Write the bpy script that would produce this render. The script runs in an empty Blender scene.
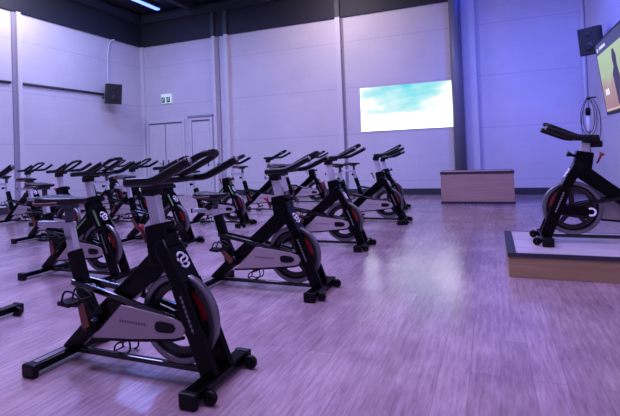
import bpy, math, random
from mathutils import Vector, Matrix
random.seed(4)
S = bpy.context.scene
COL = S.collection
PI = math.pi

# ------------------------------------------------------------------ materials
def mat(name, color, rough=.5, metal=0., spec=.5, emit=None, strength=0., coat=0.):
    m = bpy.data.materials.new(name); m.use_nodes = True
    b = m.node_tree.nodes['Principled BSDF']
    b.inputs['Base Color'].default_value = (*color, 1)
    b.inputs['Roughness'].default_value = rough
    b.inputs['Metallic'].default_value = metal
    b.inputs['Specular IOR Level'].default_value = spec
    b.inputs['Coat Weight'].default_value = coat
    if emit:
        b.inputs['Emission Color'].default_value = (*emit, 1)
        b.inputs['Emission Strength'].default_value = strength
    return m
def nodes(m):
    nt = m.node_tree
    return nt.nodes, nt.links, nt.nodes['Principled BSDF']
def speckle(m, color, amount=.25, scale=60., bump=.0):
    """fine procedural variation of a base colour and roughness"""
    N, L, b = nodes(m)
    tc = N.new('ShaderNodeTexCoord'); nz = N.new('ShaderNodeTexNoise')
    nz.inputs['Scale'].default_value = scale; nz.inputs['Detail'].default_value = 3
    L.new(tc.outputs['Object'], nz.inputs['Vector'])
    mx = N.new('ShaderNodeMix'); mx.data_type = 'RGBA'
    mx.inputs[6].default_value = (*[c*(1-amount) for c in color], 1)
    mx.inputs[7].default_value = (*[min(1, c*(1+amount)) for c in color], 1)
    L.new(nz.outputs['Fac'], mx.inputs[0]); L.new(mx.outputs[2], b.inputs['Base Color'])
    if bump:
        bp = N.new('ShaderNodeBump'); bp.inputs['Strength'].default_value = bump
        bp.inputs['Distance'].default_value = .01
        L.new(nz.outputs['Fac'], bp.inputs['Height']); L.new(bp.outputs['Normal'], b.inputs['Normal'])
    return m
def pmat(name, color, rough=.5, metal=0., amount=.2, scale=60., bump=0., **k):
    return speckle(mat(name, color, rough, metal, **k), color, amount, scale, bump)

M = {}
M['black']   = pmat('black_powder_coat', (.0012, .0012, .0018), .2, 0, .3, 90, spec=.12)
M['gloss']   = pmat('glossy_black_tube', (.0015, .0015, .002), .16, 0, .3, 90, spec=.55)
M['foam']    = pmat('black_grip_foam', (.003, .003, .004), .34, 0, .3, 120, spec=.26)
M['rubber']  = pmat('black_rubber', (.0025, .0025, .003), .45, 0, .3, 80, spec=.2)
M['saddle']  = pmat('black_saddle_vinyl', (.006, .004, .005), .4, 0, .3, 70, spec=.28)
M['maroon']  = pmat('dark_maroon_vinyl', (.09, .022, .022), .5, 0, .25, 60)
M['silver']  = pmat('brushed_silver', (.56, .56, .60), .33, .45, .1, 70)
M['chrome']  = pmat('polished_flywheel_steel', (.17, .16, .18), .32, .7, .12, 40)
M['web']     = pmat('dark_flywheel_web', (.014, .013, .015), .35, .3, .2, 40)
M['guard']   = pmat('pale_grey_guard', (.37, .30, .32), .40, .1, .06, 30)
M['red']     = pmat('red_plastic', (.26, .010, .018), .4, 0, .2, 40)
M['crank']   = pmat('reddish_crank_metal', (.17, .045, .035), .4, .3, .25, 50)
M['white']   = pmat('white_print', (.85, .85, .87), .5, 0, .05, 40)
M['grey']    = pmat('grey_print', (.10, .09, .11), .5, 0, .1, 40)
M['green']   = pmat('green_stripe', (.16, .34, .14), .4, 0, .15, 40)
M['greyrub'] = pmat('grey_adhesive_strip', (.17, .16, .18), .6, 0, .2, 60)
M['speaker'] = pmat('black_speaker_case', (.012, .012, .014), .5, 0, .3, 60)
M['mesh']    = pmat('black_speaker_grille', (.02, .02, .022), .6, .2, .5, 250)
M['conduit'] = pmat('pale_conduit', (.62, .61, .63), .5, 0, .06, 30)
M['darkpipe']= pmat('dark_conduit', (.05, .05, .07), .5, .2, .2, 30)
M['steelbeam'] = pmat('dark_painted_steel', (.034, .038, .055), .5, .1, .2, 6)
M['column']  = pmat('grey_blue_column_paint', (.15, .15, .19), .45, 0, .1, 5)
M['skirting']= pmat('dark_skirting', (.025, .025, .035), .5, 0, .2, 10)
M['doorpaint'] = pmat('white_door_paint', (.60, .585, .60), .45, 0, .04, 8)
M['trimpaint'] = pmat('white_trim_paint', (.60, .585, .60), .5, 0, .05, 6)
M['gap_shade']    = pmat('dark_gap_and_shadow', (.26, .24, .31), .7, 0, .1, 8)  # door gaps, and shadow painted beside the wall posts
M['band']    = pmat('dark_navy_wall_paint', (.010, .0115, .022), .65, 0, .25, 3)
M['ceil']    = pmat('dark_ceiling_deck', (.010, .011, .022), .7, 0, .3, 2)
M['signgreen'] = mat('green_sign_ink', (.006, .05, .035), .5)
M['signwhite'] = mat('lit_sign_face', (.7, .8, .75), .5, emit=(.62, .86, .80), strength=.35)
M['led']     = mat('blue_white_led', (.8, .8, 1), .5, emit=(.05, .10, 1), strength=7)
M['lampcase']= pmat('lamp_housing', (.12, .12, .14), .5, .2, .1, 20)
M['dark_edge'] = pmat('dark_edge_strip', (.022, .022, .035), .45, 0, .2, 20)

def wood_floor():
    m = mat('lilac_grey_plank_floor', (.4, .35, .35), .38, spec=.6)
    N, L, b = nodes(m)
    tc = N.new('ShaderNodeTexCoord')
    mp = N.new('ShaderNodeMapping'); mp.inputs['Rotation'].default_value = (0, 0, PI/2)
    L.new(tc.outputs['Object'], mp.inputs['Vector'])
    br = N.new('ShaderNodeTexBrick')
    br.inputs['Scale'].default_value = 1; br.inputs['Brick Width'].default_value = 1.3
    br.inputs['Row Height'].default_value = .155; br.inputs['Mortar Size'].default_value = .0018
    br.inputs['Mortar Smooth'].default_value = .3
    br.inputs['Color1'].default_value = (.335, .25, .27, 1)
    br.inputs['Color2'].default_value = (.425, .325, .345, 1)
    br.inputs['Mortar'].default_value = (.26, .20, .22, 1)
    br.offset = .37
    L.new(mp.outputs['Vector'], br.inputs['Vector'])
    m2 = N.new('ShaderNodeMapping'); m2.inputs['Scale'].default_value = (26, 2.6, 1)
    L.new(tc.outputs['Object'], m2.inputs['Vector'])
    nz = N.new('ShaderNodeTexNoise'); nz.inputs['Scale'].default_value = 1.5; nz.inputs['Detail'].default_value = 10
    nz.inputs['Roughness'].default_value = .72
    L.new(m2.outputs['Vector'], nz.inputs['Vector'])
    rp = N.new('ShaderNodeValToRGB')
    rp.color_ramp.elements[0].position = .32; rp.color_ramp.elements[0].color = (.52, .46, .48, 1)
    rp.color_ramp.elements[1].position = .68; rp.color_ramp.elements[1].color = (1.16, 1.14, 1.14, 1)
    L.new(nz.outputs['Fac'], rp.inputs['Fac'])
    mx = N.new('ShaderNodeMix'); mx.data_type = 'RGBA'; mx.blend_type = 'MULTIPLY'; mx.inputs[0].default_value = .85
    L.new(br.outputs['Color'], mx.inputs[6]); L.new(rp.outputs['Color'], mx.inputs[7])
    n3 = N.new('ShaderNodeTexNoise'); n3.inputs['Scale'].default_value = 1.6; n3.inputs['Detail'].default_value = 6
    L.new(tc.outputs['Object'], n3.inputs['Vector'])
    r3 = N.new('ShaderNodeValToRGB')
    r3.color_ramp.elements[0].position = .35; r3.color_ramp.elements[0].color = (.78, .72, .79, 1)
    r3.color_ramp.elements[1].position = .65; r3.color_ramp.elements[1].color = (1.08, 1.08, 1.05, 1)
    L.new(n3.outputs['Fac'], r3.inputs['Fac'])
    mz = N.new('ShaderNodeMix'); mz.data_type = 'RGBA'; mz.blend_type = 'MULTIPLY'; mz.inputs[0].default_value = 1
    L.new(mx.outputs[2], mz.inputs[6]); L.new(r3.outputs['Color'], mz.inputs[7])
    L.new(mz.outputs[2], b.inputs['Base Color'])
    mr = N.new('ShaderNodeMapRange'); mr.inputs[3].default_value = .13; mr.inputs[4].default_value = .25
    L.new(nz.outputs['Fac'], mr.inputs[0]); L.new(mr.outputs[0], b.inputs['Roughness'])
    bp = N.new('ShaderNodeBump'); bp.inputs['Strength'].default_value = .28; bp.inputs['Distance'].default_value = .003
    L.new(nz.outputs['Fac'], bp.inputs['Height']); L.new(bp.outputs['Normal'], b.inputs['Normal'])
    return m
M['floor'] = wood_floor()

def wood(name, c1, c2, scale=(1.2, 20, 20), rough=.5):
    m = mat(name, c1, rough)
    N, L, b = nodes(m)
    tc = N.new('ShaderNodeTexCoord'); mp = N.new('ShaderNodeMapping'); mp.inputs['Scale'].default_value = scale
    L.new(tc.outputs['Object'], mp.inputs['Vector'])
    nz = N.new('ShaderNodeTexNoise'); nz.inputs['Scale'].default_value = 1.5; nz.inputs['Detail'].default_value = 7
    L.new(mp.outputs['Vector'], nz.inputs['Vector'])
    rp = N.new('ShaderNodeValToRGB')
    rp.color_ramp.elements[0].position = .33; rp.color_ramp.elements[0].color = (*c1, 1)
    rp.color_ramp.elements[1].position = .67; rp.color_ramp.elements[1].color = (*c2, 1)
    L.new(nz.outputs['Fac'], rp.inputs['Fac']); L.new(rp.outputs['Color'], b.inputs['Base Color'])
    return m
M['boxwood'] = wood('reddish_brown_wood_veneer', (.34, .20, .16), (.42, .255, .205))
M['platwood'] = wood('brown_wood_veneer', (.26, .165, .085), (.35, .23, .125))
M['plattop'] = wood('pale_platform_laminate', (.42, .36, .37), (.58, .51, .52), (1, 16, 10), .3)

def block_wall(name, axis):
    """white painted precast panels: faint horizontal joints, faint blockwork, broad unevenness"""
    m = mat(name, (.60, .58, .60), .6)
    N, L, b = nodes(m)
    tc = N.new('ShaderNodeTexCoord'); sp = N.new('ShaderNodeSeparateXYZ')
    L.new(tc.outputs['Object'], sp.inputs['Vector'])
    def mth(op, a, bb):
        n = N.new('ShaderNodeMath'); n.operation = op
        for i, v in enumerate((a, bb)):
            if isinstance(v, (int, float)): n.inputs[i].default_value = v
            else: L.new(v, n.inputs[i])
        return n.outputs[0]
    z = sp.outputs['Z']
    f = mth('FRACT', mth('DIVIDE', mth('SUBTRACT', z, .38), 1.35), 0)
    line = mth('LESS_THAN', f, .022)
    cb = N.new('ShaderNodeCombineXYZ')
    L.new(sp.outputs['X' if axis == 'x' else 'Y'], cb.inputs['X']); L.new(z, cb.inputs['Y'])
    br = N.new('ShaderNodeTexBrick'); br.inputs['Scale'].default_value = 1
    br.inputs['Brick Width'].default_value = .62; br.inputs['Row Height'].default_value = .27
    br.inputs['Mortar Size'].default_value = .008; br.inputs['Mortar Smooth'].default_value = .6
    br.inputs['Color1'].default_value = (.60, .575, .60, 1); br.inputs['Color2'].default_value = (.575, .555, .58, 1)
    br.inputs['Mortar'].default_value = (.55, .53, .56, 1)
    L.new(cb.outputs[0], br.inputs['Vector'])
    mx = N.new('ShaderNodeMix'); mx.data_type = 'RGBA'
    L.new(line, mx.inputs[0]); L.new(br.outputs['Color'], mx.inputs[6]); mx.inputs[7].default_value = (.49, .47, .52, 1)
    nz = N.new('ShaderNodeTexNoise'); nz.inputs['Scale'].default_value = .7; nz.inputs['Detail'].default_value = 5
    L.new(tc.outputs['Object'], nz.inputs['Vector'])
    rp = N.new('ShaderNodeValToRGB')
    rp.color_ramp.elements[0].position = .3; rp.color_ramp.elements[0].color = (.93, .93, .94, 1)
    rp.color_ramp.elements[1].position = .7; rp.color_ramp.elements[1].color = (1.04, 1.04, 1.04, 1)
    L.new(nz.outputs['Fac'], rp.inputs['Fac'])
    mz = N.new('ShaderNodeMix'); mz.data_type = 'RGBA'; mz.blend_type = 'MULTIPLY'; mz.inputs[0].default_value = 1
    L.new(mx.outputs[2], mz.inputs[6]); L.new(rp.outputs['Color'], mz.inputs[7])
    L.new(mz.outputs[2], b.inputs['Base Color'])
    return m
M['wallx'] = block_wall('white_panel_wall_across', 'x')
M['wally'] = block_wall('white_panel_wall_along', 'y')

def sky_screen():
    """a projected picture: turquoise sky with white cloud, brighter towards its lower left"""
    m = bpy.data.materials.new('projected_sky_picture'); m.use_nodes = True
    N, L = m.node_tree.nodes, m.node_tree.links
    N.clear()
    out = N.new('ShaderNodeOutputMaterial'); em = N.new('ShaderNodeEmission')
    L.new(em.outputs[0], out.inputs[0])
    tc = N.new('ShaderNodeTexCoord'); sp = N.new('ShaderNodeSeparateXYZ'); L.new(tc.outputs['Object'], sp.inputs[0])
    mp = N.new('ShaderNodeMapping'); mp.inputs['Scale'].default_value = (.85, 1, 2.2); mp.inputs['Location'].default_value = (.35, 0, .2)
    mp.inputs['Rotation'].default_value = (0, .35, 0)
    L.new(tc.outputs['Object'], mp.inputs[0])
    nz = N.new('ShaderNodeTexNoise'); nz.inputs['Scale'].default_value = 1.05; nz.inputs['Detail'].default_value = 3.5
    L.new(mp.outputs[0], nz.inputs['Vector'])
    def mm(op, u, v):
        n = N.new('ShaderNodeMath'); n.operation = op
        for q, t in enumerate((u, v)):
            if isinstance(t, (int, float)): n.inputs[q].default_value = t
            else: L.new(t, n.inputs[q])
        return n.outputs[0]
    # distance from the open blue patch at upper middle
    dx = mm('MULTIPLY', mm('SUBTRACT', sp.outputs['X'], .05), .62)
    dz = mm('MULTIPLY', mm('SUBTRACT', sp.outputs['Z'], .50), .95)
    c = N.new('ShaderNodeMath'); c.operation = 'MULTIPLY_ADD'
    L.new(mm('SQRT', mm('ADD', mm('MULTIPLY', dx, dx), mm('MULTIPLY', dz, dz)), 0), c.inputs[0]); c.inputs[1].default_value = .46; c.inputs[2].default_value = -.16
    d = N.new('ShaderNodeMath'); d.operation = 'ADD'; L.new(nz.outputs['Fac'], d.inputs[0]); L.new(c.outputs[0], d.inputs[1])
    rp = N.new('ShaderNodeValToRGB')
    e = rp.color_ramp.elements
    e[0].position = .33; e[0].color = (.022, .135, .155, 1)
    e[1].position = .86; e[1].color = (.45, .47, .48, 1)
    k = e.new(.60); k.color = (.125, .172, .178, 1)
    L.new(d.outputs[0], rp.inputs['Fac']); L.new(rp.outputs['Color'], em.inputs['Color'])
    em.inputs['Strength'].default_value = 5.5
    return m
M['sky'] = sky_screen()

def tv_picture():
    m = bpy.data.materials.new('lit_studio_picture'); m.use_nodes = True
    N, L = m.node_tree.nodes, m.node_tree.links
    N.clear()
    out = N.new('ShaderNodeOutputMaterial'); em = N.new('ShaderNodeEmission'); L.new(em.outputs[0], out.inputs[0])
    tc = N.new('ShaderNodeTexCoord'); sp = N.new('ShaderNodeSeparateXYZ'); L.new(tc.outputs['Object'], sp.inputs[0])
    nz = N.new('ShaderNodeTexNoise'); nz.inputs['Scale'].default_value = 3; L.new(tc.outputs['Object'], nz.inputs['Vector'])
    a = N.new('ShaderNodeMath'); a.operation = 'MULTIPLY_ADD'; L.new(nz.outputs['Fac'], a.inputs[0]); a.inputs[1].default_value = .25; L.new(sp.outputs['Z'], a.inputs[2])
    mr = N.new('ShaderNodeMapRange'); mr.inputs[1].default_value = -.45; mr.inputs[2].default_value = .6; L.new(a.outputs[0], mr.inputs[0])
    rp = N.new('ShaderNodeValToRGB'); e = rp.color_ramp.elements
    e[0].position = .0; e[0].color = (.40, .24, .32, 1)
    e[1].position = 1; e[1].color = (.50, .66, .50, 1)
    k = e.new(.38); k.color = (.48, .32, .40, 1); k = e.new(.55); k.color = (.46, .58, .46, 1)
    L.new(mr.outputs[0], rp.inputs[0]); L.new(rp.outputs[0], em.inputs[0]); em.inputs[1].default_value = .95
    return m
M['tvpic'] = tv_picture()
M['tvbar'] = mat('screen_header_bar', (.02, .02, .05), .4, emit=(.06, .07, .17), strength=.8)
M['tvtext'] = mat('screen_white_caption', (.8, .8, .8), .4, emit=(.75, .85, .75), strength=.9)
M['tvdark'] = mat('screen_dark_figure', (.02, .015, .03), .4, emit=(.05, .03, .06), strength=.6)
M['tvyellow'] = mat('screen_yellow_line', (.5, .4, .2), .4, emit=(.55, .42, .2), strength=.8)

# ------------------------------------------------------------------ mesh builder
class MB:
    def __init__(s): s.v = []; s.f = []; s.sm = []
    def add(s, vs, fs, smooth=False):
        o = len(s.v); s.v += [tuple(v) for v in vs]
        for f in fs: s.f.append(tuple(i+o for i in f)); s.sm.append(smooth)
        return s
    def box(s, lo, hi):
        x0, y0, z0 = lo; x1, y1, z1 = hi
        return s.add([(x0,y0,z0),(x1,y0,z0),(x1,y1,z0),(x0,y1,z0),(x0,y0,z1),(x1,y0,z1),(x1,y1,z1),(x0,y1,z1)],
              [(0,3,2,1),(4,5,6,7),(0,1,5,4),(1,2,6,5),(2,3,7,6),(3,0,4,7)])
    def loft(s, rings, smooth=True, caps=True):
        n = len(rings[0]); vs = [p for r in rings for p in r]; fs = []
        for i in range(len(rings)-1):
            for k in range(n):
                a, b = i*n+k, i*n+(k+1) % n
                fs.append((a, b, b+n, a+n))
        s.add(vs, fs, smooth)
        if caps:
            o = len(s.v)-len(vs)
            s.f.append(tuple(o+k for k in range(n))[::-1]); s.sm.append(False)
            s.f.append(tuple(o+(len(rings)-1)*n+k for k in range(n))); s.sm.append(False)
        return s
    def beam(s, pts):
        """rectangular beam in the xz plane: pts = [((x,y,z), width_y, height)]"""
        rings = []
        for i, (p, w, h) in enumerate(pts):
            p = Vector(p)
            a = Vector(pts[max(i-1, 0)][0]); b = Vector(pts[min(i+1, len(pts)-1)][0])
            d = (b-a).normalized(); side = Vector((0, 1, 0))
            if abs(d.dot(side)) > .9: side = Vector((1, 0, 0))
            side = (side-d*d.dot(side)).normalized(); up = side.cross(d).normalized()
            rings.append([p+side*(sx*w/2)+up*(sz*h/2) for sx, sz in ((-1,-1),(1,-1),(1,1),(-1,1))])
        return s.loft(rings, False)
    def tube(s, pts, r, seg=10, closed=False, caps=True):
        P = [Vector(p) for p in pts]; n = len(P); rings = []; ref = None
        for i in range(n):
            if closed: d = (P[(i+1) % n]-P[i-1]).normalized()
            else: d = (P[min(i+1, n-1)]-P[max(i-1, 0)]).normalized()
            if ref is None: ref = d.orthogonal().normalized()
            ref = (ref-d*d.dot(ref)).normalized(); bn = d.cross(ref)
            rr = r[i] if isinstance(r, (list, tuple)) else r
            rings.append([P[i]+(ref*math.cos(2*PI*k/seg)+bn*math.sin(2*PI*k/seg))*rr for k in range(seg)])
        if closed: rings.append(rings[0]); caps = False
        return s.loft(rings, True, caps)
    def lathe(s, prof, c, seg=40, axis='y'):
        """prof = [(radius, offset along the axis)], closed profile"""
        rings = []
        for k in range(seg):
            a = 2*PI*k/seg; ca, sa = math.cos(a), math.sin(a)
            rings.append([(c[0]+r*ca, c[1]+t, c[2]+r*sa) if axis == 'y' else (c[0]+r*ca, c[1]+r*sa, c[2]+t) for r, t in prof])
        rings.append(rings[0])
        return s.loft(rings, True, False)
    def prism(s, poly, y0, y1, hole=None):
        """polygon in xz extruded along y; an optional hole with the same number of points"""
        n = len(poly)
        if hole is None:
            vs = [(x, y0, z) for x, z in poly]+[(x, y1, z) for x, z in poly]
            fs = [tuple(range(n)), tuple(range(2*n-1, n-1, -1))]
            fs += [(k, k+n, (k+1) % n+n, (k+1) % n) for k in range(n)]
            return s.add(vs, fs)
        vs = [(x, y, z) for y in (y0, y1) for pp in (poly, hole) for x, z in pp]
        fs = []
        for k in range(n):
            j = (k+1) % n
            fs += [(k, j, n+j, n+k), (2*n+k, 3*n+k, 3*n+j, 2*n+j), (k, 2*n+k, 2*n+j, j), (n+k, n+j, 3*n+j, 3*n+k)]
        return s.add(vs, fs)
    def build(s, name, m, parent=None, bevel=0, loc=None, seg=2):
        me = bpy.data.meshes.new(name); me.from_pydata(s.v, [], s.f)
        for p, q in zip(me.polygons, s.sm): p.use_smooth = q
        me.materials.append(m)
        import bmesh
        bm = bmesh.new(); bm.from_mesh(me); bmesh.ops.recalc_face_normals(bm, faces=bm.faces); bm.to_mesh(me); bm.free()
        o = bpy.data.objects.new(name, me); COL.objects.link(o)
        if loc: o.location = loc
        if parent: o.parent = parent
        if bevel:
            bv = o.modifiers.new('edge', 'BEVEL'); bv.width = bevel; bv.segments = seg; bv.limit_method = 'ANGLE'; bv.angle_limit = .6
        return o

def smooth(pts, n=6, closed=False):
    P = [Vector(p) for p in pts]; out = []; m = len(P)
    rng = range(m) if closed else range(m-1)
    for i in rng:
        if closed: a, b, c, d = P[i-1], P[i], P[(i+1) % m], P[(i+2) % m]
        else: a, b, c, d = P[max(i-1, 0)], P[i], P[i+1], P[min(i+2, m-1)]
        for k in range(n):
            t = k/n
            out.append(.5*((2*b)+(c-a)*t+(2*a-5*b+4*c-d)*t*t+(3*b-a-3*c+d)*t**3))
    if not closed: out.append(P[-1])
    return out

def tag(o, label=None, cat=None, group=None, kind=None):
    for k, v in (('label', label), ('category', cat), ('group', group), ('kind', kind)):
        if v: o[k] = v
    return o
def empty(name, loc, rz=0):
    o = bpy.data.objects.new(name, None); COL.objects.link(o); o.location = loc; o.rotation_euler = (0, 0, rz)
    o.empty_display_size = .1
    return o

# ------------------------------------------------------------------ camera
F, YAW, PITCH, ROLL, CX, CY = 455.476, -.377946, .016476, -.036852, 310.047, 147.317
cyw, syw, cp, sp_ = math.cos(YAW), math.sin(YAW), math.cos(PITCH), math.sin(PITCH)
fw = Vector((syw*cp, cyw*cp, sp_)); rt = Vector((cyw, -syw, 0)); up = rt.cross(fw)
cr, sr = math.cos(ROLL), math.sin(ROLL)
R_, U_ = rt*cr+up*sr, up*cr-rt*sr
cam = bpy.data.cameras.new('camera'); co = bpy.data.objects.new('camera', cam); COL.objects.link(co)
cam.sensor_width = 36; cam.sensor_fit = 'HORIZONTAL'; cam.lens = F/620*36
cam.shift_x = -(CX-310)/620; cam.shift_y = (CY-208)/620
cam.clip_start = .05; cam.clip_end = 200
mw = Matrix.Identity(4)
for i in range(3): mw[i][0], mw[i][1], mw[i][2] = R_[i], U_[i], -fw[i]
mw.translation = Vector((0, 0, 1.2))
co.matrix_world = mw
S.camera = co

# ------------------------------------------------------------------ room shell
XL, XR, YB, YF, ZC, ZB = -11.28, 2.22, 12.7, -3.4, 6.3, 5.17
def struct(name, mb, m, parent=None, bevel=0):
    o = mb.build(name, m, parent, bevel)
    if parent is None: o['kind'] = 'structure'
    return o
struct('floor', MB().box((XL-.2, YF-.2, -.2), (XR+.2, YB+.2, 0)), M['floor'])
struct('ceiling', MB().box((XL-.2, YF-.2, ZC), (XR+.2, YB+.2, ZC+.2)), M['ceil'])
struct('wall_back', MB().box((XL-.2, YB, 0), (XR+.2, YB+.2, ZC)), M['wallx'])
struct('wall_left', MB().box((XL-.2, YF, 0), (XL, YB, ZC)), M['wally'])
struct('wall_right', MB().box((XR, YF, 0), (XR+.2, YB, ZC)), M['wally'])
struct('wall_front', MB().box((XL-.2, YF-.2, 0), (XR+.2, YF, ZC)), M['wallx'])
tn = [0]
def trim(mb, m, bevel=0):
    tn[0] += 1
    return struct('trim_%d' % tn[0], mb, m, None, bevel)
# dark painted upper band on three walls
trim(MB().box((XL, YB-.07, ZB), (XR, YB, ZC)), M['band'])
trim(MB().box((XL, YF, ZB), (XL+.07, YB-.07, ZC)), M['band'])
trim(MB().box((XR-.07, YF, ZB), (XR, YB-.07, ZC)), M['band'])
# steel edge beams under the ceiling along the back and left walls
def ibeam(a, b, m=M['steelbeam']):
    (x0, y0, z0), (x1, y1, z1) = a, b
    mb = MB()
    if abs(x1-x0) > abs(y1-y0):
        mb.box((x0, y0-.09, z0-.02), (x1, y0+.09, z0)); mb.box((x0, y0-.012, z0), (x1, y0+.012, z0+.2)); mb.box((x0, y0-.09, z0+.2), (x1, y0+.09, z0+.22))
    else:
        mb.box((x0-.09, y0, z0-.02), (x0+.09, y1, z0)); mb.box((x0-.012, y0, z0), (x0+.012, y1, z0+.2)); mb.box((x0-.09, y0, z0+.2), (x0+.09, y1, z0+.22))
    return trim(mb, m)
ibeam((XL+.07, YB-.17, 5.96), (XR-.07, YB-.17, 5.96))
ibeam((XL+.17, YF, 5.96), (XL+.17, YB-.27, 5.96))
for x in (-8.9, -6.4, -3.9, -1.4, .9):
    ibeam((x, YF, 6.06), (x, YB-.27, 6.06))
# wall posts: white up to the band, steel above it
def post_back(x0, x1, d, top=ZC):
    trim(MB().box((x0, YB-d, 0), (x1, YB, ZB)), M['trimpaint'])
    trim(MB().box((x0, YB-d-.02, ZB), (x1, YB-.07, 5.94)), M['steelbeam'])
post_back(-8.31, -8.20, .14)
post_back(-7.85, -7.72, .14)
post_back(-4.07, -3.93, .14)
trim(MB().box((-4.10, YB-.06, 0), (-4.07, YB, ZB)), M['trimpaint'])
trim(MB().box((-.60, YB-.12, 0), (-.27, YB, ZC)), M['trimpaint'])
trim(MB().box((-8.14, YB-.03, 0), (-8.10, YB, ZB)), M['gap_shade'])  # dark strips from here on are painted shadows of the posts
trim(MB().box((-7.90, YB-.03, 0), (-7.87, YB, ZB)), M['gap_shade'])
trim(MB().box((-3.93, YB-.02, 0), (-3.87, YB, ZB)), M['gap_shade'])  # painted shadow along the post's right side
trim(MB().box((XL, YB-.09, 0), (XL+.12, YB, ZB)), M['trimpaint'])
# left wall post, and a dark strip painted as the shadow beside it
trim(MB().box((XL, 8.10, 0), (XL+.08, 8.21, ZB)), M['trimpaint'])
trim(MB().box((XL, 7.99, 0), (XL+.03, 8.09, ZB)), M['gap_shade'])
# round grey column in front of the back wall
cm = MB().lathe([(.0, 0), (.15, 0), (.15, ZC), (.0, ZC)], (-.745, YB-.29, 0), 32, 'z'); trim(cm, M['column'])
# skirtings
def skirt(name, lo, hi): struct(name, MB().box(lo, hi), M['skirting'])
skirt('baseboard_back', (-7.70, YB-.035, 0), (XR, YB, .17))
skirt('baseboard_left', (XL, YF, 0), (XL+.035, YB-.1, .17))
skirt('baseboard_right', (XR-.035, YF, 0), (XR, YB-.04, .17))

# ------------------------------------------------------------------ doors in the back wall
def door(name, x0, x1, h, leaves):
    fr = MB(); t = .09
    fr.box((x0, YB-.07, 0), (x0+t, YB, h)); fr.box((x1-t, YB-.07, 0), (x1, YB, h)); fr.box((x0+t, YB-.07, h-t), (x1-t, YB, h))
    d = struct(name, fr, M['trimpaint'])
    MB().box((x0+t, YB-.015, 0), (x1-t, YB, h-t)).build('door_recess', M['gap_shade'], d)
    n = leaves; w = (x1-x0-2*t)/n
    for k in range(n):
        a = x0+t+k*w+.02; b = x0+t+(k+1)*w-.02
        lf = MB().box((a, YB-.055, .02), (b, YB-.017, h-t-.06))
        lo = lf.build('door_leaf', M['doorpaint'], d, .004)
        s_ = MB()
        for z0, z1 in ((.25, 1.0), (1.15, h-.45)):
            for q in (0, 1):
                s_.box((a+.12+q*(b-a-.27), YB-.063, z0), (a+.15+q*(b-a-.27), YB-.055, z1))
            s_.box((a+.15, YB-.063, z0), (b-.15, YB-.055, z0+.03)); s_.box((a+.15, YB-.063, z1-.03), (b-.15, YB-.055, z1))
        s_.build('panel_moulding', M['trimpaint'], lo)
        hx = b-.09 if k == 0 else a+.09
        hd = MB().box((hx-.025, YB-.062, .95), (hx+.025, YB-.055, 1.2))
        hd.tube([(hx, YB-.062, 1.08), (hx, YB-.11, 1.08)], .012, 8)
        hd.tube([(hx, YB-.11, 1.08), (hx+(-.12 if k == 0 else .12), YB-.11, 1.08)], .011, 8)
        hd.build('door_handle', M['darkpipe'], lo)
    return d
door('door_1', -11.12, -9.53, 2.57, 2)
door('door_2', -9.33, -8.42, 2.58, 1)
trim(MB().box((-9.36, YB-.10, 2.58), (-8.40, YB, 2.64)), M['gap_shade'])

# ------------------------------------------------------------------ things on the walls
# exit sign over the double door
t = empty('exit_sign', (-10.25, YB, 3.29)); tag(t, 'small lit green and white exit sign on the wall above the double door', 'sign')
MB().box((-.20, -.07, -.15), (.20, 0, .16)).build('sign_case', M['signwhite'], t, .008)
for sx in (-1, 1):
    p = MB().box((sx*.105-.07, -.076, -.125), (sx*.105+.07, -.0705, .06)).build('green_panel', M['signgreen'], t)
    fg = MB()
    cx = sx*.105
    fg.lathe([(.0, -.079), (.016, -.079), (.016, -.0765), (0, -.0765)], (cx+.012, 0, .03), 10)
    for a, b in (((cx+.005, .012), (cx-.01, -.045)), ((cx-.01, -.045), (cx+.03, -.075)), ((cx-.01, -.045), (cx-.04, -.09)), ((cx+.003, .005), (cx+.045, -.02)), ((cx, .005), (cx-.04, -.01))):
        fg.beam([((a[0], -.0775, a[1]), .002, .010), ((b[0], -.0775, b[1]), .002, .010)])
    fg.build('running_figure', M['signwhite'], p)

# projection on the back wall
t = empty('projection_screen', (-2.16, YB-.02, 2.43)); tag(t, 'bright wide picture of turquoise sky and white clouds on the back wall', 'screen')
MB().box((-1.28, 0, -.63), (1.28, .019, .63)).build('screen_panel', M['trimpaint'], t)
MB().add([(-1.27, -.002, -.62), (1.27, -.002, -.62), (1.27, -.002, .62), (-1.27, -.002, .62)], [(0, 1, 2, 3)]).build('sky_picture', M['sky'], t)

def loudspeaker(loc, rz, tilt, label, arm):
    t = empty('wall_speaker', loc, rz); tag(t, label, 'speaker')
    b = MB()
    # cabinet narrows to the back; front is -y
    b.loft([[(-.23, -.19, -.31), (.23, -.19, -.31), (.23, -.19, .31), (-.23, -.19, .31)],
            [(-.23, -.02, -.31), (.23, -.02, -.31), (.23, -.02, .31), (-.23, -.02, .31)],
            [(-.14, .19, -.29), (.14, .19, -.29), (.14, .19, .29), (-.14, .19, .29)]], False)
    c = b.build('cabinet', M['speaker'], t, .012); c.rotation_euler = (tilt, 0, 0)
    g = MB().box((-.21, -.20, -.29), (.21, -.188, .29)).build('grille', M['mesh'], c)
    k = MB()
    for z in (-.12, .16):
        k.lathe([(.02, -.196), (.10 if z < 0 else .05, -.206), (.11 if z < 0 else .06, -.2005), (.02, -.199)], (0, 0, z), 24)
    k.build('driver_ring', M['speaker'], g)
    a = MB().tube(smooth(arm, 5), .022, 10)
    a.build('bracket_arm', M['darkpipe'], t)
    e = arm[-1]
    MB().box((e[0]-.07, e[1]-.07, e[2]-.09), (e[0]+.07, e[1]+.07, e[2]+.09)).build('wall_plate', M['darkpipe'], t)
    MB().tube([(-.25, .05, -.14), (-.29, .05, -.14)], .03, 12).build('tilt_knob', M['speaker'], t)
    return t
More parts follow.
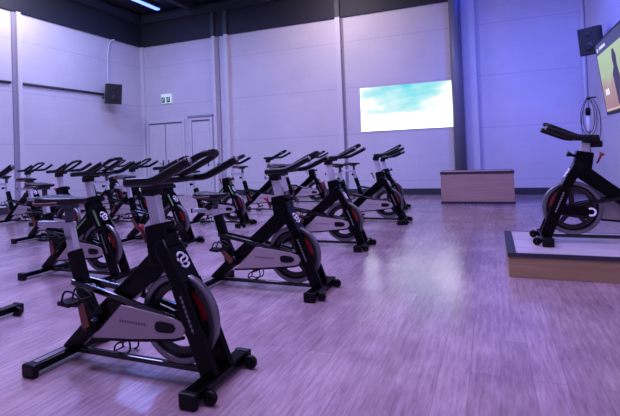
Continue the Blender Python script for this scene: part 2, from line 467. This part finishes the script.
# left speaker faces +x and towards the camera
loudspeaker((XL+.34, 10.95, 3.33), PI/2-.35, .14, 'black loudspeaker on the left wall at the end of the dark conduit',
            [(0, .17, 0), (.03, .24, .0), (.08, .27, .0)])
t = loudspeaker((XR-.27, 10.4, 3.24), -.62, .16, 'black loudspeaker in the right corner beside the hanging screen',
            [(.0, .17, -.12), (.08, .19, -.16), (.17, .16, -.16)])
t.scale = (.86, .86, .86)

# conduits
o = MB().tube([(XL+.03, 8.23, 3.325), (XL+.03, 10.9, 3.345)], .035, 10).build('wall_conduit', M['darkpipe']); tag(o, 'dark horizontal conduit on the left wall right of the white post', 'pipe')
o = MB().tube([(XL+.03, 2.0, 3.27), (XL+.03, 7.93, 3.315)], .035, 10).build('wall_conduit', M['darkpipe']); tag(o, 'dark horizontal conduit on the left wall left of the white post', 'pipe')
o = MB().tube(smooth([(XL+.1, 11.36, 5.15), (XL+.05, 11.28, 5.12), (XL+.03, 11.20, 4.98), (XL+.03, 11.12, 4.5), (XL+.03, 11.10, 3.66)], 6), .022, 8).build('speaker_conduit', M['conduit']); tag(o, 'thin pale conduit curving down the left wall to the loudspeaker', 'pipe')
o = MB().tube([(XR-.05, YB-.06, 6.0), (XR-.05, YB-.06, .1)], .045, 10).build('corner_conduit', M['conduit']); tag(o, 'thin white vertical conduit in the right corner behind the loudspeaker', 'pipe')
# coil of cable hung on a hook
t = empty('cable_coil', (2.05, 11.7, 2.22)); t.rotation_euler = (0, 0, -1.1); tag(t, 'loose loops of thin black cable hanging in the right corner above the instructor bike', 'cable')
hk = MB().tube(smooth([(.08, .13, .02), (.03, .05, .02), (0, -.02, -.01), (0, -.03, .03)], 5), .018, 8)
hk.build('wall_hook', M['darkpipe'], t)
for w, h, y, s in ((.24, .80, -.01, 0), (.17, .74, -.03, .03), (.28, 1.05, .0, .05), (.20, .62, .02, -.04))[:3]:
    pts = [(0, y, .02), (-.5*w+s, y, -.08), (-w+s, y, -.35*h), (-w+s, y, -.75*h), (-.4*w+s, y, -h), (.4*w+s, y, -h), (w+s, y, -.75*h), (w+s, y, -.35*h), (.5*w+s, y, -.08)]
    MB().tube(smooth(pts, 5, True), .0065, 6, True).build('cable_loop', M['rubber'], t)
MB().lathe([(.0, -.38), (.05, -.36), (.055, -.24), (.03, -.20), (0, -.20)], (0, -.02, 0), 14, 'z').build('cable_plug', M['rubber'], t)
MB().lathe([(.0, -.72), (.035, -.70), (.04, -.40), (.0, -.38)], (0, -.02, 0), 14, 'z').build('pale_socket', M['white'], t)

# hanging screen by the right wall: its picture faces -x, tilted down
t = empty('wall_monitor', (1.84, 8.0, 2.31)); tag(t, 'large black framed screen showing a pale green studio picture at the right edge', 'screen')
t.rotation_euler = (0, -.11, 0)
H2, W2 = .62, 1.17
MB().box((-.035, -W2, -H2), (.05, W2, H2)).build('screen_case', M['speaker'], t, .01)
def flat(name, m, y0, y1, z0, z1, d, par=t):
    return MB().add([(-.035-d, y0, z0), (-.035-d, y1, z0), (-.035-d, y1, z1), (-.035-d, y0, z1)], [(0, 1, 2, 3)]).build(name, m, par)
pic = flat('picture', M['tvpic'], -W2+.05, W2-.06, -H2+.05, H2-.05, .002)
flat('header_bar', M['tvbar'], -W2+.05, W2-.06, .40, H2-.04, .004, pic)
bar = MB()
for k in range(9):
    y = W2-.30-k*.045
    bar.add([(-.041, y, .465), (-.041, y-.032, .465), (-.041, y-.032, .51), (-.041, y, .51)], [(0, 1, 2, 3)])
bar.build('header_lettering', M['tvtext'], pic)
MB().lathe([(.0, -.0415), (.036, -.0415), (.036, -.0405), (0, -.0405)], (0, 0, 0), 16, 'z').build('header_emblem', M['tvtext'], pic)
o = [c for c in pic.children if c.name.startswith('header_emblem')][0]
o.rotation_euler = (0, PI/2, 0); o.location = (-.0815+.0, W2-.16, .48); o.location.x = -.041+.041-.0005
fig = [(.50, -.5), (.22, -.5), (.18, -.1), (.24, .08), (.22, .22), (.30, .34), (.40, .34), (.46, .22), (.44, .08), (.56, -.02)]
MB().add([(-.039, y-.24, z) for y, z in fig], [tuple(range(len(fig)))]).build('picture_figure', M['tvdark'], pic)
cap = MB()
for k in range(3):
    y = W2-.24-k*.085
    cap.add([(-.0395, y, -.30), (-.0395, y-.06, -.30), (-.0395, y-.06, -.20), (-.0395, y, -.20)], [(0, 1, 2, 3)])
cap.build('caption_lettering', M['tvtext'], pic)
flat('lower_line', M['tvyellow'], -W2+.05, W2-.1, -H2+.06, -H2+.09, .004, pic)
MB().box((.05, -.35, -.15), (.13, .35, .15)).tube([(.10, 0, .05), (.33, 0, .18)], .03, 10).build('wall_bracket', M['darkpipe'], t)

# ceiling lamp in view
t = empty('led_batten', (-9.98, 11.25, 6.16)); tag(t, 'glowing blue white strip lamp under the dark ceiling at upper left', 'lamp')
MB().box((-.09, -.85, .02), (.09, .85, .10)).build('lamp_housing', M['lampcase'], t, .01)
MB().box((-.07, -.82, -.025), (.07, .82, .02)).build('led_tube', M['led'], t, .01)
MB().tube([(0, -.6, .10), (0, -.6, .14)], .012, 6).tube([(0, .6, .10), (0, .6, .14)], .012, 6).build('hanger_rod', M['lampcase'], t)

# ------------------------------------------------------------------ wooden box and platform
t = empty('wooden_box', (-.325, 10.95, 0)); tag(t, 'long low reddish wooden box with dark edges in front of the grey column', 'box')
w, d = .75, .42
MB().box((-w, -d, .05), (w, d, .66)).build('box_body', M['boxwood'], t, .004)
MB().box((-w-.01, -d-.01, 0), (w+.01, d+.01, .05)).build('base_strip', M['dark_edge'], t)
MB().box((-w+.03, -d+.03, .66), (w-.03, d-.03, .70)).build('box_top', M['boxwood'], t)
r_ = MB()
r_.box((-w-.01, -d-.01, .655), (w+.01, -d+.03, .705)); r_.box((-w-.01, d-.03, .655), (w+.01, d+.01, .705))
r_.box((-w-.01, -d+.03, .655), (-w+.03, d-.03, .705)); r_.box((w-.03, -d+.03, .655), (w+.01, d-.03, .705))
r_.build('edge_strip', M['dark_edge'], t)

PX0, PX1, PY0, PY1, PZ = .11, 2.12, 4.60, 5.80, .225
t = empty('instructor_platform', ((PX0+PX1)/2, (PY0+PY1)/2, 0)); tag(t, 'low wooden platform with pale top under the bike at the right edge', 'platform')
w, d = (PX1-PX0)/2, (PY1-PY0)/2
MB().box((-w, -d, 0), (w, d, PZ-.03)).build('platform_body', M['platwood'], t, .003)
MB().box((-w+.07, -d+.015, PZ-.03), (w-.02, d-.015, PZ)).build('platform_top', M['plattop'], t)
r_ = MB()
r_.box((-w-.008, -d-.008, PZ-.035), (w+.008, -d+.014, PZ+.002)); r_.box((-w-.008, d-.014, PZ-.035), (w+.008, d+.008, PZ+.002))
r_.box((-w-.008, -d+.014, PZ-.035), (-w+.068, d-.014, PZ+.002))
r_.build('edge_strip', M['dark_edge'], t)

# ------------------------------------------------------------------ exercise bikes
OX = .55                                        # the root stands midway between the two feet
def V(x, y, z): return (x+OX, y, z)
BB = V(-.81, 0, .25); HUB = V(-.235, 0, .325)
def make_bike():
    root = empty('exercise_bike', (0, 0, 0))
    # front foot
    fs = MB().box(V(-.045, -.25, .028), V(.045, .25, .075)).build('front_stabilizer', M['black'], root, .008)
    for s in (-1, 1):
        MB().box(V(-.05, s*.258-.02, .0), V(.05, s*.258+.02, .08)).build('end_cap', M['rubber'], fs, .012)
        wh = MB().lathe([(.008, -.014), (.034, -.014), (.038, 0), (.034, .014), (.008, .014)], V(.085, s*.2, .038), 18)
        wh.build('transport_wheel', M['rubber'], fs)
        MB().beam([(V(.04, s*.2+.022, .055), .012, .03), (V(.09, s*.2+.022, .038), .012, .03)]).build('wheel_bracket', M['black'], fs)
    # rear foot
    rs = MB().box(V(-1.12, -.255, .028), V(-1.03, .255, .072)).build('rear_stabilizer', M['black'], root, .008)
    MB().box(V(-1.095, -.235, .072), V(-1.055, -.03, .0745)).box(V(-1.095, .03, .072), V(-1.055, .235, .0745)).build('grip_strip', M['greyrub'], rs)
    for s in (-1, 1):
        MB().box(V(-1.125, s*.265-.02, .0), V(-1.025, s*.265+.02, .077)).build('end_cap', M['rubber'], rs, .012)
    # frame
    fr = MB()
    fr.beam([(V(-.28, 0, .70), .085, .14), (V(-.52, 0, .50), .08, .125), (V(-.80, 0, .285), .075, .11), (V(-1.075, 0, .055), .07, .08)])
    fr.beam([(V(-.36, 0, .845), .105, .14), (V(-.315, 0, .62), .11, .16)])
    fr.build('main_frame', M['black'], root, .012)
    sb = MB().beam([(V(-1.015, 0, .665), .062, .078), (V(-.935, 0, .40), .062, .08), (V(-.865, 0, .20), .07, .13)])
    sb.build('seat_tube', M['black'], root, .01)
    for s in (-1, 1):
        MB().beam([(V(-.99, s*.045, .485), .024, .036), (V(-.62, s*.062, .425), .024, .036), (V(-.19, s*.068, .335), .024, .036)]).build('side_bar', M['gloss'], root, .008)
    MB().beam([(V(-1.03, 0, .062), .035, .03), (V(-.04, 0, .062), .035, .03)]).build('floor_rail', M['gloss'], root, .006)
    # fork with broad crown and two legs
    fk = MB()
    fk.beam([(V(-.325, 0, .755), .12, .07), (V(-.29, 0, .70), .15, .085), (V(-.155, 0, .47), .165, .075)])
    for s in (-1, 1):
        fk.beam([(V(-.19, s*.062, .53), .042, .09), (V(-.09, s*.066, .29), .042, .105), (V(.0, s*.07, .065), .042, .10)])
    fork = fk.build('fork', M['black'], root, .01)
    # swirl emblem on the crown plate: local frame of the plate
    a, b = Vector(V(-.29, 0, .70)), Vector(V(-.155, 0, .47)); dn = (b-a).normalized(); nrm = Vector((0, 1, 0)).cross(dn)
    if nrm.x < 0: nrm = -nrm
    c0 = a+(b-a)*.33+nrm*.047
    em = MB()
    def stroke(pts, r): em.tube([c0+Vector((0, 1, 0))*(u*.86)-dn*(v*.86) for u, v in smooth2(pts)], r*.8, 6)
    def smooth2(pts):
        return [(p.x, p.y) for p in smooth([(u, v, 0) for u, v in pts], 5)]
    stroke([(-.035, .035), (-.01, .052), (.022, .04), (.02, .018), (-.008, .012), (-.028, -.004), (-.02, -.024)], .0085)
    stroke([(.038, .028), (.042, -.002), (.018, -.016), (.0, -.012)], .0075)
    stroke([(-.03, -.034), (-.005, -.05), (.028, -.042), (.034, -.024)], .0085)
    stroke([(-.042, .02), (-.046, .0)], .006)
    em.build('swirl_emblem', M['white'], fork)
    for s in (-1, 1):
        lt = MB()
        p, q = Vector(V(-.165, s*.0845, .475)), Vector(V(-.085, s*.0885, .285)); dd = (q-p)
        lt.beam([(p, .0012, .003), (q, .0012, .003)])
        for k in range(8):
            u, v = p+dd*(k/8), p+dd*((k+.62)/8)
            lt.beam([(u, .002, .014), (v, .002, .014)])
        lt.build('fork_lettering', M['greyrub'], fork)
    # flywheel
    fl = MB().lathe([(.212, -.014), (.213, -.021), (.2145, -.022), (.240, -.022), (.2425, -.0215), (.2495, -.015), (.250, -.0135), (.250, .0135), (.2495, .015), (.2425, .0215), (.240, .022), (.2145, .022), (.213, .021), (.212, .014)], HUB, 56).build('flywheel', M['chrome'], root)
    wb = MB().lathe([(.158, -.009), (.159, -.010), (.213, -.011), (.213, .011), (.159, .010), (.158, .009)], HUB, 48)
    for k in range(5):
        an = 2*PI*k/5+.3
        wb.beam([((HUB[0]+.03*math.cos(an), HUB[1], HUB[2]+.03*math.sin(an)), .016, .05), ((HUB[0]+.17*math.cos(an), HUB[1], HUB[2]+.17*math.sin(an)), .016, .036)])
    wb.lathe([(.0, -.03), (.05, -.03), (.05, .03), (.0, .03)], HUB, 20)
    wb.build('wheel_web', M['web'], fl)
    rc = MB(); n = 12
    arc = [(HUB[0]+r*math.cos(an), HUB[2]+r*math.sin(an)) for r, sgn in ((.185, 1), (.150, -1)) for an in [(.05+1.05*(k/n if sgn > 0 else 1-k/n)) for k in range(n+1)]]
    for y0, y1 in ((-.0145, -.0105), (.0105, .0145)): rc.prism(arc, y0, y1)
    rc.build('red_sector', M['red'], fl)
    # chain guards: pale plate with rounded tip and dark slot
    out = [(-.79, .188), (-.70, .27), (-.575, .392), (-.40, .375), (-.235, .355), (-.165, .335), (-.138, .30), (-.165, .258), (-.215, .245), (-.36, .228), (-.50, .212), (-.65, .20)]
    slot = [(-.335, .300), (-.335, .312), (-.325, .325), (-.30, .330), (-.245, .327), (-.215, .322), (-.198, .300), (-.215, .278), (-.245, .272), (-.30, .270), (-.325, .275), (-.335, .288)]
    for s in (-1,):
        ys = sorted((s*.078, s*.088))
        g = MB().prism([(x+OX, z) for x, z in out], ys[0], ys[1]).build('chain_guard', M['guard'], root)
        ys = sorted((s*.0875, s*.092))
        MB().prism([(x+OX, z) for x, z in slot], ys[0], ys[1]).build('guard_slot', M['rubber'], g)
        e = [(x+OX, s*.083, z-.006) for x, z in ((-.80, .186), (-.65, .198), (-.50, .21), (-.36, .226), (-.215, .243), (-.15, .262))]
        MB().tube(e, .010, 6).build('guard_edge', M['black'], g)
        tx = MB()
        for k in range(10):
            x = -.585+k*.019
            tx.box((x+OX, s*.0885-.0008, .300-.0006*k), (x+OX+.012, s*.0885+.0008, .312-.0006*k))
        tx.build('guard_lettering', M['grey'], g)
    cap = []
    for k in range(9): cap.append((-.165+.042*math.cos(-PI/2+PI*k/8), .312+.042*math.sin(-PI/2+PI*k/8)))
    for k in range(9): cap.append((-.375+.042*math.cos(PI/2+PI*k/8), .298+.042*math.sin(PI/2+PI*k/8)))
    MB().prism([(x+OX, z) for x, z in cap], .085, .10).build('axle_cover', M['black'], root, .003)
    co_ = root.children[-1] if False else [c for c in root.children if c.name.startswith('axle_cover')][-1]
    uo = [(-.375+.040*math.cos(PI*.30+PI*1.4*k/12), .298+.040*math.sin(PI*.30+PI*1.4*k/12)) for k in range(13)]
    ui = [(-.375+.024*math.cos(PI*.30+PI*1.4*k/12), .298+.024*math.sin(PI*.30+PI*1.4*k/12)) for k in range(12, -1, -1)]
    MB().prism([(x+OX, z) for x, z in uo+ui], .0995, .104).build('cover_rim', M['white'], co_)
    # cranks, pedals
    hubp = MB().lathe([(.0, -.105), (.032, -.105), (.045, -.09), (.045, .09), (.032, .105), (.0, .105)], BB, 20)
    hubp.build('crank_axle', M['black'], root)
    for s, nm in ((-1, 0), (1, 1)):
        cr_ = MB().beam([((0, s*.115, 0), .022, .045), ((0, s*.12, s*-.17), .02, .032)]).build('crank_arm', M['crank'], root, .006, loc=BB)
        pd = MB().box((-.045, min(s*.005, s*.10), -.012), (.045, max(s*.005, s*.10), .012))
        po = pd.build('pedal', M['rubber'], cr_, .005, loc=(0, s*.13, s*-.17))
        cg = MB()
        for y in (.018, .09):
            cg.tube(smooth([(.045, s*y, .0), (.10, s*y, .01), (.12, s*y, .045), (.07, s*y, .075), (.0, s*y, .07), (-.02, s*y, .01)], 4), .006, 6)
        cg.tube([(.12, s*.018, .045), (.12, s*.09, .045)], .006, 6)
        cg.build('toe_cage', M['rubber'], po)
    # seat
    MB().beam([(V(-1.06, 0, .835), .042, .062), (V(-1.015, 0, .64), .042, .062)]).build('seat_post', M['silver'], root, .006)
    sl = MB().box(V(-1.305, -.026, .802), V(-1.02, .026, .840)).build('seat_slider', M['silver'], root, .006)
    MB().box(V(-1.315, -.028, .80), V(-1.30, .028, .842)).build('end_plug', M['rubber'], sl)
    MB().tube([V(-1.06, -.03, .74), V(-1.06, -.085, .74)], [.012, .026], 12).build('seat_knob', M['rubber'], root)
    MB().tube([V(-1.05, 0, .83), V(-1.05, 0, .945)], .026, 12).box(V(-1.13, -.03, .925), V(-1.0, .03, .95)).build('saddle_clamp', M['darkpipe'], root)
    sd = MB(); rings = []
    for x, wd, zt, zb in ((-1.255, .05, .995, .965), (-1.24, .095, 1.004, .945), (-1.19, .125, 1.006, .938), (-1.13, .118, 1.0, .94), (-1.06, .075, .994, .945), (-.99, .040, .992, .950), (-.93, .028, .990, .955), (-.912, .012, .984, .965)):
        zm = (zt+zb)/2; hh = (zt-zb)/2
        rings.append([V(x, wd*math.copysign(abs(math.cos(a))**.7, math.cos(a)), zm+hh*math.copysign(abs(math.sin(a))**.7, math.sin(a))) for a in [2*PI*k/16 for k in range(16)]])
    sd.loft(rings, True)
    so = sd.build('saddle', M['saddle'], root)
    for s in (-1, 1):
        MB().tube(smooth([V(-1.24, s*.094, .962), V(-1.19, s*.124, .958), V(-1.12, s*.115, .958), V(-1.06, s*.076, .961)], 4), .010, 6).build('saddle_piping', M['maroon'], so)
    # handlebar
    MB().beam([(V(-.41, 0, 1.05), .05, .075), (V(-.345, 0, .76), .05, .075)]).build('handlebar_post', M['silver'], root, .01)
    MB().tube([V(-.30, 0, .80), V(-.255, 0, .815), V(-.215, 0, .83)], [.012, .014, .03], 12).build('post_knob', M['rubber'], root)
    MB().tube([V(-.455, 0, .73), V(-.485, 0, .80), V(-.50, 0, .825)], [.008, .010, .026], 10).build('resistance_knob', M['red'], root)
    MB().beam([(V(-.43, 0, 1.062), .11, .05), (V(-.30, 0, 1.075), .13, .055)]).box(V(-.45, -.045, 1.0), V(-.36, .045, 1.06)).build('handlebar_clamp', M['rubber'], root, .01)
    hb = MB()
    hb.tube(smooth([V(-.30, -.225, 1.095), V(-.25, -.12, 1.09), V(-.25, .12, 1.09), V(-.30, .225, 1.095)], 6), .019, 10)
    for s in (-1, 1):
        hb.tube(smooth([V(-.385, s*.215, 1.088), V(-.30, s*.222, 1.092), V(-.19, s*.225, 1.10), V(-.08, s*.225, 1.145), V(.02, s*.222, 1.19)], 5), .024, 10)
    hb.tube(smooth([V(-.37, -.035, 1.085), V(-.25, -.060, 1.112), V(-.12, -.072, 1.172), V(-.03, -.070, 1.215), V(.005, -.036, 1.232), V(.005, .036, 1.232), V(-.03, .070, 1.215), V(-.12, .072, 1.172), V(-.25, .060, 1.112), V(-.37, .035, 1.085)], 6), .0185, 10)
    hbo = hb.build('handlebar', M['foam'], root)
    for s in (-1, 1):
        MB().lathe([(.0, -.003), (.0245, -.003), (.0245, .003), (.0, .003)], V(.012, s*.2225, 1.188), 12).build('grip_ring', M['greyrub'], hbo)
    return root

CRANKS = {}
def set_pose(root, crank, bar=0., seat=0.):
    for c in root.children:
        n = c.name.split('.')[0]
        if n == 'crank_arm':
            c.rotation_euler = (0, crank, 0)
            for p in c.children: p.rotation_euler = (0, -crank+(PI-.35 if p.location.y > 0 else .1), 0)
        elif n in ('handlebar', 'handlebar_clamp'):
            c.location = Vector((-.30*bar, 0, bar))
        elif n == 'handlebar_post':
            c.location = Vector((-.30*bar, 0, bar))
        elif n in ('saddle', 'saddle_clamp', 'seat_slider', 'seat_post'):
            c.location = Vector((-.10*seat, 0, seat))
def copy_tree(o, parent=None):
    c = o.copy(); COL.objects.link(c)
    if parent: c.parent = parent
    for ch in list(o.children): copy_tree(ch, c)
    return c

proto = make_bike()
GROUP = 'exercise bikes in rows'
# x of front foot, y, turn, crank angle, bar lift, seat lift, scale, green stripe, label
BIKES = [
 (-1.40, 2.08, 0, -.25, 0, 0, 1, 0, 'largest black exercise bike, nearest the camera with its whole frame in view'),
 (-1.42, 3.70, 0, -.75, -.02, -.12, 1, 0, 'black exercise bike right behind the nearest one, its front foot on the open floor'),
 (-1.55, 5.60, 0, .5, .04, .07, 1.02, 0, 'third exercise bike from the camera along the edge of the open floor'),
 (-1.42, 7.70, 0, -.4, .03, 0, 1.03, 0, 'exercise bike standing farthest right in the rows, below the projected sky'),
 (-1.75, 9.60, 0, .9, 0, 0, 1, 0, 'exercise bike mostly hidden behind the rightmost bike below the projected sky'),
 (-3.64, 2.32, 0, .3, 0, 0, 1, 0, 'exercise bike cut off by the left edge, only its front foot and a horn showing'),
 (-3.53, 3.58, 0, -.15, 0, 0, 1, 1, 'green striped exercise bike seen just behind the saddle of the nearest bike'),
 (-3.98, 5.30, 0, -.6, 0, 0, 1, 1, 'green striped exercise bike seen behind the silver handlebar post of the nearest bike'),
 (-4.05, 7.00, 0, .4, 0, 0, 1, 1, 'green striped exercise bike in front of the paired wall posts'),
 (-4.05, 8.80, 0, -.5, .05, 0, 1.02, 0, 'distant exercise bike whose bars rise left of the white wall post'),
 (-3.72, 10.30, 0, .2, .04, 0, 1, 0, 'farthest exercise bike, its bars showing just below the white wall post'),
 (-5.80, 5.10, 0, -.3, 0, 0, 1, 0, 'exercise bike second to the right of the white left wall post'),
 (-5.95, 6.80, 0, .6, 0, 0, 1, 0, 'exercise bike with bars overlapping the foot of the double door'),
 (-8.45, 6.55, 0, -.5, 0, 0, 1, 0, 'exercise bike standing closest to the white left wall post'),
 (-8.20, 8.50, 0, .3, 0, 0, 1, 0, 'distant exercise bike with bars in front of the left corner of the room'),
]
for i, (x, y, a, ck, bl, sl_, sc, gr, lab) in enumerate(BIKES):
    b = proto if i == 0 else copy_tree(proto)
    b.location = (x-OX*sc, y, 0); b.rotation_euler = (0, 0, a); b.scale = (sc, sc, sc)
    tag(b, lab, 'exercise bike', GROUP)
    BIKES[i] = (b, ck, bl, sl_, gr)
b = copy_tree(proto); b.location = (.475+OX*1.07, 5.20, PZ+.004); b.rotation_euler = (0, 0, PI); b.scale = (1.07, 1.07, 1.07)
tag(b, 'black exercise bike on the low wooden platform at the right, facing the rows', 'exercise bike', GROUP)
BIKES.append((b, -1.2, -.12, 0, 0)); desk = b
gm = None
for b, ck, bl, sl_, gr in BIKES:
    set_pose(b, ck, bl, sl_)
    if b is desk:
        for c in b.children:
            if c.name.split('.')[0] in ('handlebar', 'handlebar_clamp'): c.location.x -= .085
    if gr:
        if gm is None:
            g = MB()
            for s in (-1, 1):
                g.beam([(V(-.36, s*.0435, .665), .003, .018), (V(-.52, s*.0415, .535), .003, .018), (V(-.70, s*.0405, .395), .003, .014)])
                g.beam([(V(-.27, s*.0765, .715), .003, .02), (V(-.18, s*.0835, .56), .003, .02)])
            go = g.build('green_stripe', M['green'], b); gm = go
        else:
            go = gm.copy(); COL.objects.link(go); go.parent = b
        go['label'] = 'green stripe along the black frame'

# ------------------------------------------------------------------ light
def area(name, loc, size, power, color, target=None, sy=None, spread=None):
    l = bpy.data.lights.new(name, 'AREA'); l.shape = 'RECTANGLE'; l.size = size; l.size_y = sy or size
    l.energy = power; l.color = color
    if spread: l.spread = spread
    o = bpy.data.objects.new(name, l); COL.objects.link(o); o.location = loc
    if target is not None:
        o.rotation_euler = (Vector(target)-Vector(loc)).to_track_quat('-Z', 'Y').to_euler()
    return o
area('unseen_light', (-2.5, 2.0, 5.9), 1.6, 300, (.60, .48, 1.0), None, 1.6)  # broad purple area lights are added fill, out of view, without fixtures
area('unseen_light', (-6.5, 4.0, 5.9), 1.6, 360, (.42, .43, 1.0), None, 1.6)
area('unseen_light', (-4.6, 7.6, 5.9), 1.5, 275, (.56, .50, 1.0), None, 1.5)
area('unseen_light', (-9.0, 9.2, 5.95), .35, 150, (.22, .32, 1.0), None, 2.6)
area('unseen_light', (.9, 8.4, 4.9), 1.2, 82, (.05, .11, 1.0), (1.2, YB, 1.5), 1.2, 1.9)  # blue light added in mid-air to tint the right end of the wall
area('unseen_light', (-.25, 12.2, 5.9), .12, 2.2, (.02, .07, 1.0), (-.70, 12.40, 4.9), .4, 1.5)
area('unseen_light', (.4, 2.5, 5.9), 1.6, 170, (.62, .43, 1.0), None, 2.0)
area('unseen_light', (-9.9, 7.6, 5.85), .6, 62, (1.0, .88, .95), (XL, 8.3, 4.5), .6)
area('unseen_light', (-3.9, 10.6, 5.85), .8, 60, (1.0, .80, .90), (-4.0, YB, 4.2), .8)
area('unseen_light', (-3.6, 4.2, 5.8), .25, 150, (.10, .22, 1.0), None, 2.5)  # narrow blue light added for glints on the black tubes

w = bpy.data.worlds.new('world'); S.world = w; w.use_nodes = True
w.node_tree.nodes['Background'].inputs[0].default_value = (.02, .02, .03, 1)
S.view_settings.view_transform = 'Standard'; S.view_settings.look = 'None'
S.view_settings.exposure = 0; S.view_settings.gamma = 1; S.view_settings.use_curve_mapping = False
try:
    S.cycles.use_denoising = True; S.cycles.denoiser = 'OPENIMAGEDENOISE'
    S.cycles.max_bounces = 8; S.cycles.diffuse_bounces = 5
    S.cycles.sample_clamp_indirect = 6
except Exception: pass
